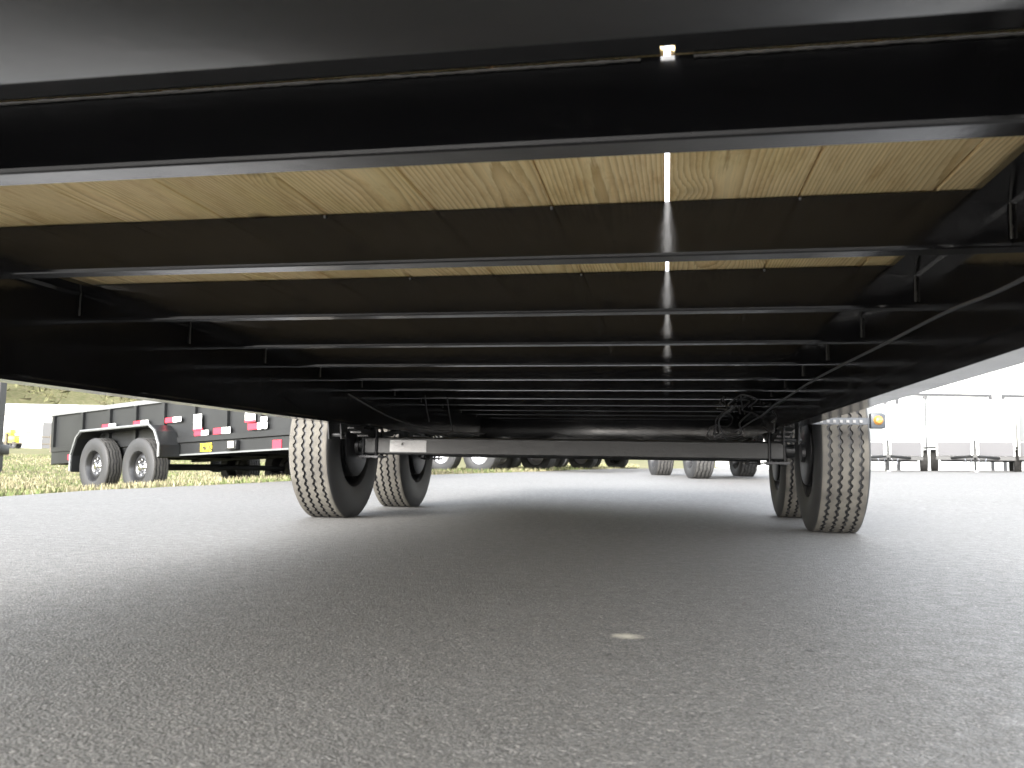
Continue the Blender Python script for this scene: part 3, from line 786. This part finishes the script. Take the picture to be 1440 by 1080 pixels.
bevbox('hood', -.5, .5, -.4, .4, .45, 1.1, M['yellow'], ym, .06, 2)
bevbox('cab', -.5, .1, -.35, .35, 1.1, 1.7, M['yellow'], ym, .05, 2)
for x in (-.38, .38):
    for y in (-.42, .42):
        wq = bg_wheel(ym, x, y, .3, PI / 2 if y > 0 else -PI / 2, 'rimblack', False, .8)
pp = cam_w(-2, 20)
po = thing('dark_post', 'thick dark post at the left edge of the view', 'post', (*pp, gz(*pp)))
MB().box(-.10, .10, -.10, .10, .661, 2.4).build('shaft', M['dumpblack'], po)
bevbox('post_base', -.22, .22, -.2, .2, .42, .66, M['dumpblack'], po, .03, 2)
MB().box(-.12, .12, -.12, .12, 0, .419).build('footing', M['dumpblack'], po)
# rail fence across the meadow
FA, FB = Vector(cam_w(-120, 46)), Vector(cam_w(1010, 58))
fn = thing('rail_fence', 'dark post and rail fence across the yellow meadow', 'fence', (0, 0, 0))
NP = 22
pts = [FA.lerp(FB, i / (NP - 1)) for i in range(NP)]
for p in pts:
    z = gz(p.x, p.y)
    MB().box(-.06, .06, -.06, .06, -.1, 1.0).build('post', M['bark'], fn, loc=(p.x, p.y, z))
for a, b_ in zip(pts, pts[1:]):
    for h in (.45, .85):
        MB().tube([(a.x, a.y, gz(a.x, a.y) + h), (b_.x, b_.y, gz(b_.x, b_.y) + h)], .035, 5).build('rail', M['bark'], fn)

# ------------------------------------------------------------------ grass and woodland (stuff)
def grass_mat(name, c1, c2):
    m = bpy.data.materials.new(name); m.use_nodes = True
    t = m.node_tree; b = t.nodes['Principled BSDF']
    ge = t.nodes.new('ShaderNodeNewGeometry'); cr = t.nodes.new('ShaderNodeValToRGB')
    cr.color_ramp.elements[0].color = (*c1, 1); cr.color_ramp.elements[1].color = (*c2, 1)
    t.links.new(ge.outputs['Random Per Island'], cr.inputs[0]); t.links.new(cr.outputs[0], b.inputs['Base Color'])
    b.inputs['Roughness'].default_value = .8; b.inputs['Specular IOR Level'].default_value = .2
    return m
rng = np.random.default_rng(3)
def blades(name, pts, hmin, hmax, matl, label):
    n = len(pts); a = rng.uniform(0, 2 * PI, n); h = rng.uniform(hmin, hmax, n); wd_ = rng.uniform(.004, .009, n) * (1 + np.hypot(pts[:, 0], pts[:, 1]) / 18)
    ln = rng.uniform(-.4, .4, (n, 2)) * h[:, None]
    v = np.empty((n, 3, 3))
    v[:, 0] = pts; v[:, 1] = pts
    v[:, 0, 0] -= np.cos(a) * wd_; v[:, 0, 1] -= np.sin(a) * wd_; v[:, 1, 0] += np.cos(a) * wd_; v[:, 1, 1] += np.sin(a) * wd_
    v[:, 2] = pts; v[:, 2, :2] += ln; v[:, 2, 2] += h
    me = bpy.data.meshes.new(name)
    me.from_pydata(v.reshape(-1, 3).tolist(), [], [(3 * i, 3 * i + 1, 3 * i + 2) for i in range(n)])
    me.materials.append(matl)
    return tag(link(name, me), label, 'grass', kind='stuff')
pts_g = []
while len(pts_g) < 52000:
    px = rng.uniform(-60, 900); D = 6 + 34 * rng.uniform() ** 1.7
    X, Y = cam_w(px, D)
    if X < xb(Y) - .02 + .06 * math.sin(Y * 9) and Y > 5: pts_g.append((X, Y, gz(X, Y) - .005))
pts_g = np.array(pts_g)
cl = np.sin(pts_g[:, 0] * 1.7 + 2 * np.sin(pts_g[:, 1] * .9)) + rng.normal(0, .8, len(pts_g))
GM1 = grass_mat('green_blades', (.075, .10, .035), (.12, .135, .055)); GM2 = grass_mat('straw_blades', (.16, .145, .085), (.22, .195, .125))
blades('green_grass', pts_g[cl > .1], .02, .07, GM1, 'short bright green grass along the edge of the lot')
blades('straw_grass', pts_g[cl <= .1], .02, .08, GM2, 'dry straw-coloured grass mixed through the meadow')
# far wooded slope
def woodland():
    V = []; F = []
    k = 0
    for i in range(420):
        px = rng.uniform(-250, 1000); D = rng.uniform(105, 220)
        X, Y = cam_w(px, D); z0 = gz(X, Y); h = rng.uniform(4, 8); r = rng.uniform(1.6, 3.2)
        m = 110
        u = rng.normal(size=(m, 3)); u /= np.linalg.norm(u, axis=1)[:, None]; u *= rng.uniform(.35, 1, (m, 1)) ** .5
        c = u * [r, r, h * .42] + [X, Y, z0 + h * .58]
        for q in range(m):
            d1_ = rng.normal(size=3); d2_ = rng.normal(size=3); s = rng.uniform(.25, .5)
            V += [c[q] + d1_ * s, c[q] - d1_ * s * .6 + d2_ * s * .5, c[q] + d2_ * s]; F.append((k, k + 1, k + 2)); k += 3
    me = bpy.data.meshes.new('woodland'); me.from_pydata([tuple(v) for v in V], [], F)
    me.materials.append(grass_mat('spring_foliage', (.075, .068, .042), (.125, .125, .06)))
    return tag(link('woodland', me), 'pale early-spring wood covering the far hillside', 'trees', kind='stuff')
woodland()
